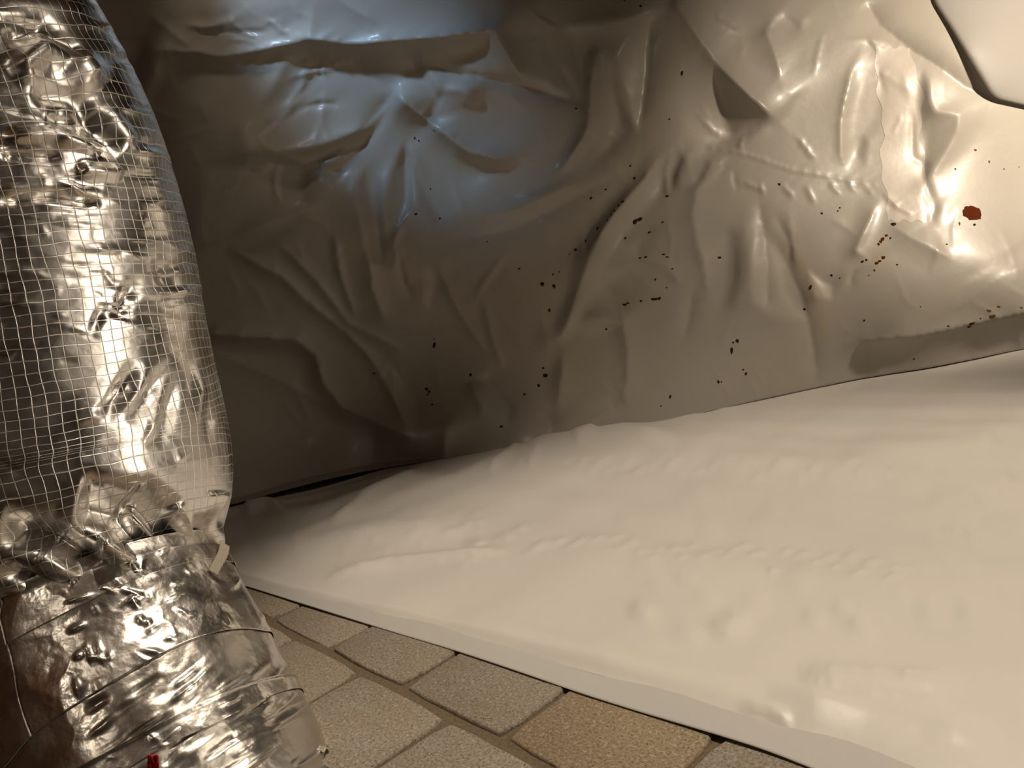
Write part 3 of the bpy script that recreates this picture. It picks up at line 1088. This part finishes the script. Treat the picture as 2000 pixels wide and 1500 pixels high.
# lower sleeve the jacket is taped to
low_axis = [[-.430, .775, -.11, .170], [-.455, .803, -.055, .168], [-.478, .830, 0, .166], [-.505, .865, .06, .162], [-.535, .90, .12, .158], [-.559, .93, .179, .154], [-.567, .942, .205, .152]]
P, N, uv = tube(low_axis, 220, 360)
px_, py_ = proj(P)
LR = Relief(-700, 1000, 800, 1700, 3)
r3 = np.random.default_rng(5)
for i in range(70):
    x, y = r3.uniform(150, 560), r3.uniform(1330, 1540)
    ln = r3.uniform(30, 110)
    LR.ridge([(x, y), (x + ln * .5, y - ln * .33), (x + ln, y - ln * r3.uniform(.6, .9))], r3.choice([-1, 1]) * r3.uniform(.001, .0035), r3.uniform(3, 7), .3)
P = P + N * LR.sample(LR.blur(LR.S, 2), px_, py_)[..., None]
P[..., 2] = np.maximum(P[..., 2], -.004)
link('sleeve', grid_mesh('sleeve', unparent_local(P), uv=uv), M_SLEEVE, duct)


def tape_band(s0, s1, off, seed, ragged=.012, amp=1.0):
    P, N, uv = tube(low_axis, 400, 420)
    s = uv[:, 0, 1] / uv[-1, 0, 1]
    r = np.random.default_rng(seed)
    nth = P.shape[1]
    th = np.linspace(0, 2 * np.pi, nth)
    wob0 = sum(r.uniform(-1, 1) * np.cos(k * th + r.uniform(0, 6)) / k for k in range(1, 12)) * ragged * .5
    wob1 = sum(r.uniform(-1, 1) * np.cos(k * th + r.uniform(0, 6)) / k for k in range(1, 12)) * ragged
    m_ = 110
    v = np.linspace(0, 1, m_)
    S = (s0 + wob0)[None, :] * (1 - v[:, None]) + (s1 + wob1)[None, :] * v[:, None]
    fi = np.clip(S, 0, 1) * (len(s) - 1)
    i0 = np.clip(fi.astype(int), 0, len(s) - 2)
    f = (fi - i0)[..., None]
    J = np.arange(nth)[None, :].repeat(m_, 0)
    Q = P[i0, J] * (1 - f) + P[i0 + 1, J] * f
    NN = N[i0, J]
    px, py = proj(Q)
    R_ = Relief(-700, 900, 800, 1700, 3)
    for i in range(150):
        x, y = r.uniform(100, 620), r.uniform(1080, 1500)
        a = r.choice([.7, -.6, 1.2, .2]) + r.normal(0, .25)
        ln = r.uniform(14, 60)
        R_.ridge([(x, y), (x + ln * math.cos(a), y + ln * math.sin(a))], r.uniform(.0012, .0045) * amp, r.uniform(2.5, 5), .4)
    edge = .002 * np.exp(-(v[:, None] * 8) ** 2) - 0 * v[:, None]
    Q = Q + NN * (off + np.clip(R_.sample(R_.blur(R_.S, 1.5), px, py), -.0015, .01) + edge)[..., None]
    Q[..., 2] = np.maximum(Q[..., 2], -.003)
    o = link('tape_band', grid_mesh('tape_band', unparent_local(Q)), M_TAPE, duct)
    so = o.modifiers.new('thickness', 'SOLIDIFY')
    so.thickness = .0006
    return o


tape_band(1.0, .76, .0050, 3, .015)
tape_band(.79, .52, .0025, 8, .02)
tape_band(.40, .34, .0020, 12, .015, .6)

# red printed mark, webbing end and foil scrap
def small_patch(name, px0, py0, w_, h_, mat, parent, Y, n=8, crumple=.002):
    xs = np.linspace(-.5, .5, n)
    X, Yy = np.meshgrid(xs, xs)
    q = at_y(px0 + X * w_, py0 + Yy * h_, Y + r3.uniform(-crumple, crumple, X.shape))
    o = link(name, grid_mesh(name, q - (np.array(parent.location) if parent else 0)), mat, parent)
    so = o.modifiers.new('thickness', 'SOLIDIFY')
    so.thickness = .001
    return o


mark = small_patch('red_mark', 299, 1488, 22, 26, M_RED, duct, 0.70)
# woven strap end at the neck
wb = empty('strap_end', (0, 0, 0))
bpy.data.objects.remove(wb)
sp_ = np.linspace(0, 1, 16)
sw_ = np.linspace(-1, 1, 7)
SX = 440 - 20 * sp_[:, None] + 9 * sw_[None] + 3 * np.sin(sp_ * 5)[:, None]
SY = 1062 + 58 * sp_[:, None] + 5 * sw_[None]
sq = at_y(SX, SY, 0.952 - 0.06 * sp_[:, None] + 0.0008 * np.sin(sw_ * 7)[None] + 0.0012 * np.sign(np.sin(sp_ * 45))[:, None])
strap = link('strap_end', grid_mesh('strap_end', unparent_local(sq)), M_WEB, duct)
strap['label'] = 'pale woven strap end'
so = strap.modifiers.new('thickness', 'SOLIDIFY')
so.thickness = .0012
sx0 = at_z(np.array(622.0), np.array(1470.0))
bm = bmesh.new()
rr = random.Random(4)
vs = [[bm.verts.new((x * .007 + rr.uniform(-.003, .003), y * .006 + rr.uniform(-.003, .003), .004 + rr.uniform(0, .009))) for x in range(4)] for y in range(4)]
for y in range(3):
    for x in range(3):
        bm.faces.new((vs[y][x], vs[y][x + 1], vs[y + 1][x + 1], vs[y + 1][x]))
me = bpy.data.meshes.new('foil_scrap')
bm.to_mesh(me)
bm.free()
scrap = tag(link('foil_scrap', me, M_SLEEVE), 'small torn foil scrap on the paver beside the duct base', 'scrap')
scrap.location = (float(sx0[0]) - .01, float(sx0[1]) - .01, -0.0035)
so = scrap.modifiers.new('thickness', 'SOLIDIFY')
so.thickness = .0008

# ================================================================== the space around (out of the picture, seen in the foil)
def slab(name, lo, hi, mat):
    bm = bmesh.new()
    bmesh.ops.create_cube(bm, size=1)
    for v in bm.verts:
        v.co = Vector([(lo[i] + hi[i]) / 2 + v.co[i] * (hi[i] - lo[i]) for i in range(3)])
    me = bpy.data.meshes.new(name)
    bm.to_mesh(me)
    bm.free()
    return tag(link(name, me, mat), kind='structure')


slab('wall_left', (-2.05, -1.5, -.012), (-2.0, 3.2, 2.6), M_TIMBER)
slab('wall_back', (-3.0, 3.15, -.012), (3.2, 3.2, 2.6), M_BLOCK)
slab('wall_front', (-3.0, -1.55, -.012), (3.2, -1.5, 2.6), M_FLAP)
slab('wall_right', (2.75, -1.5, -.012), (2.8, 3.2, 2.6), M_FLAP)
slab('ceiling', (-3.05, -1.55, 2.6), (3.2, 3.2, 2.65), M_TIMBER)
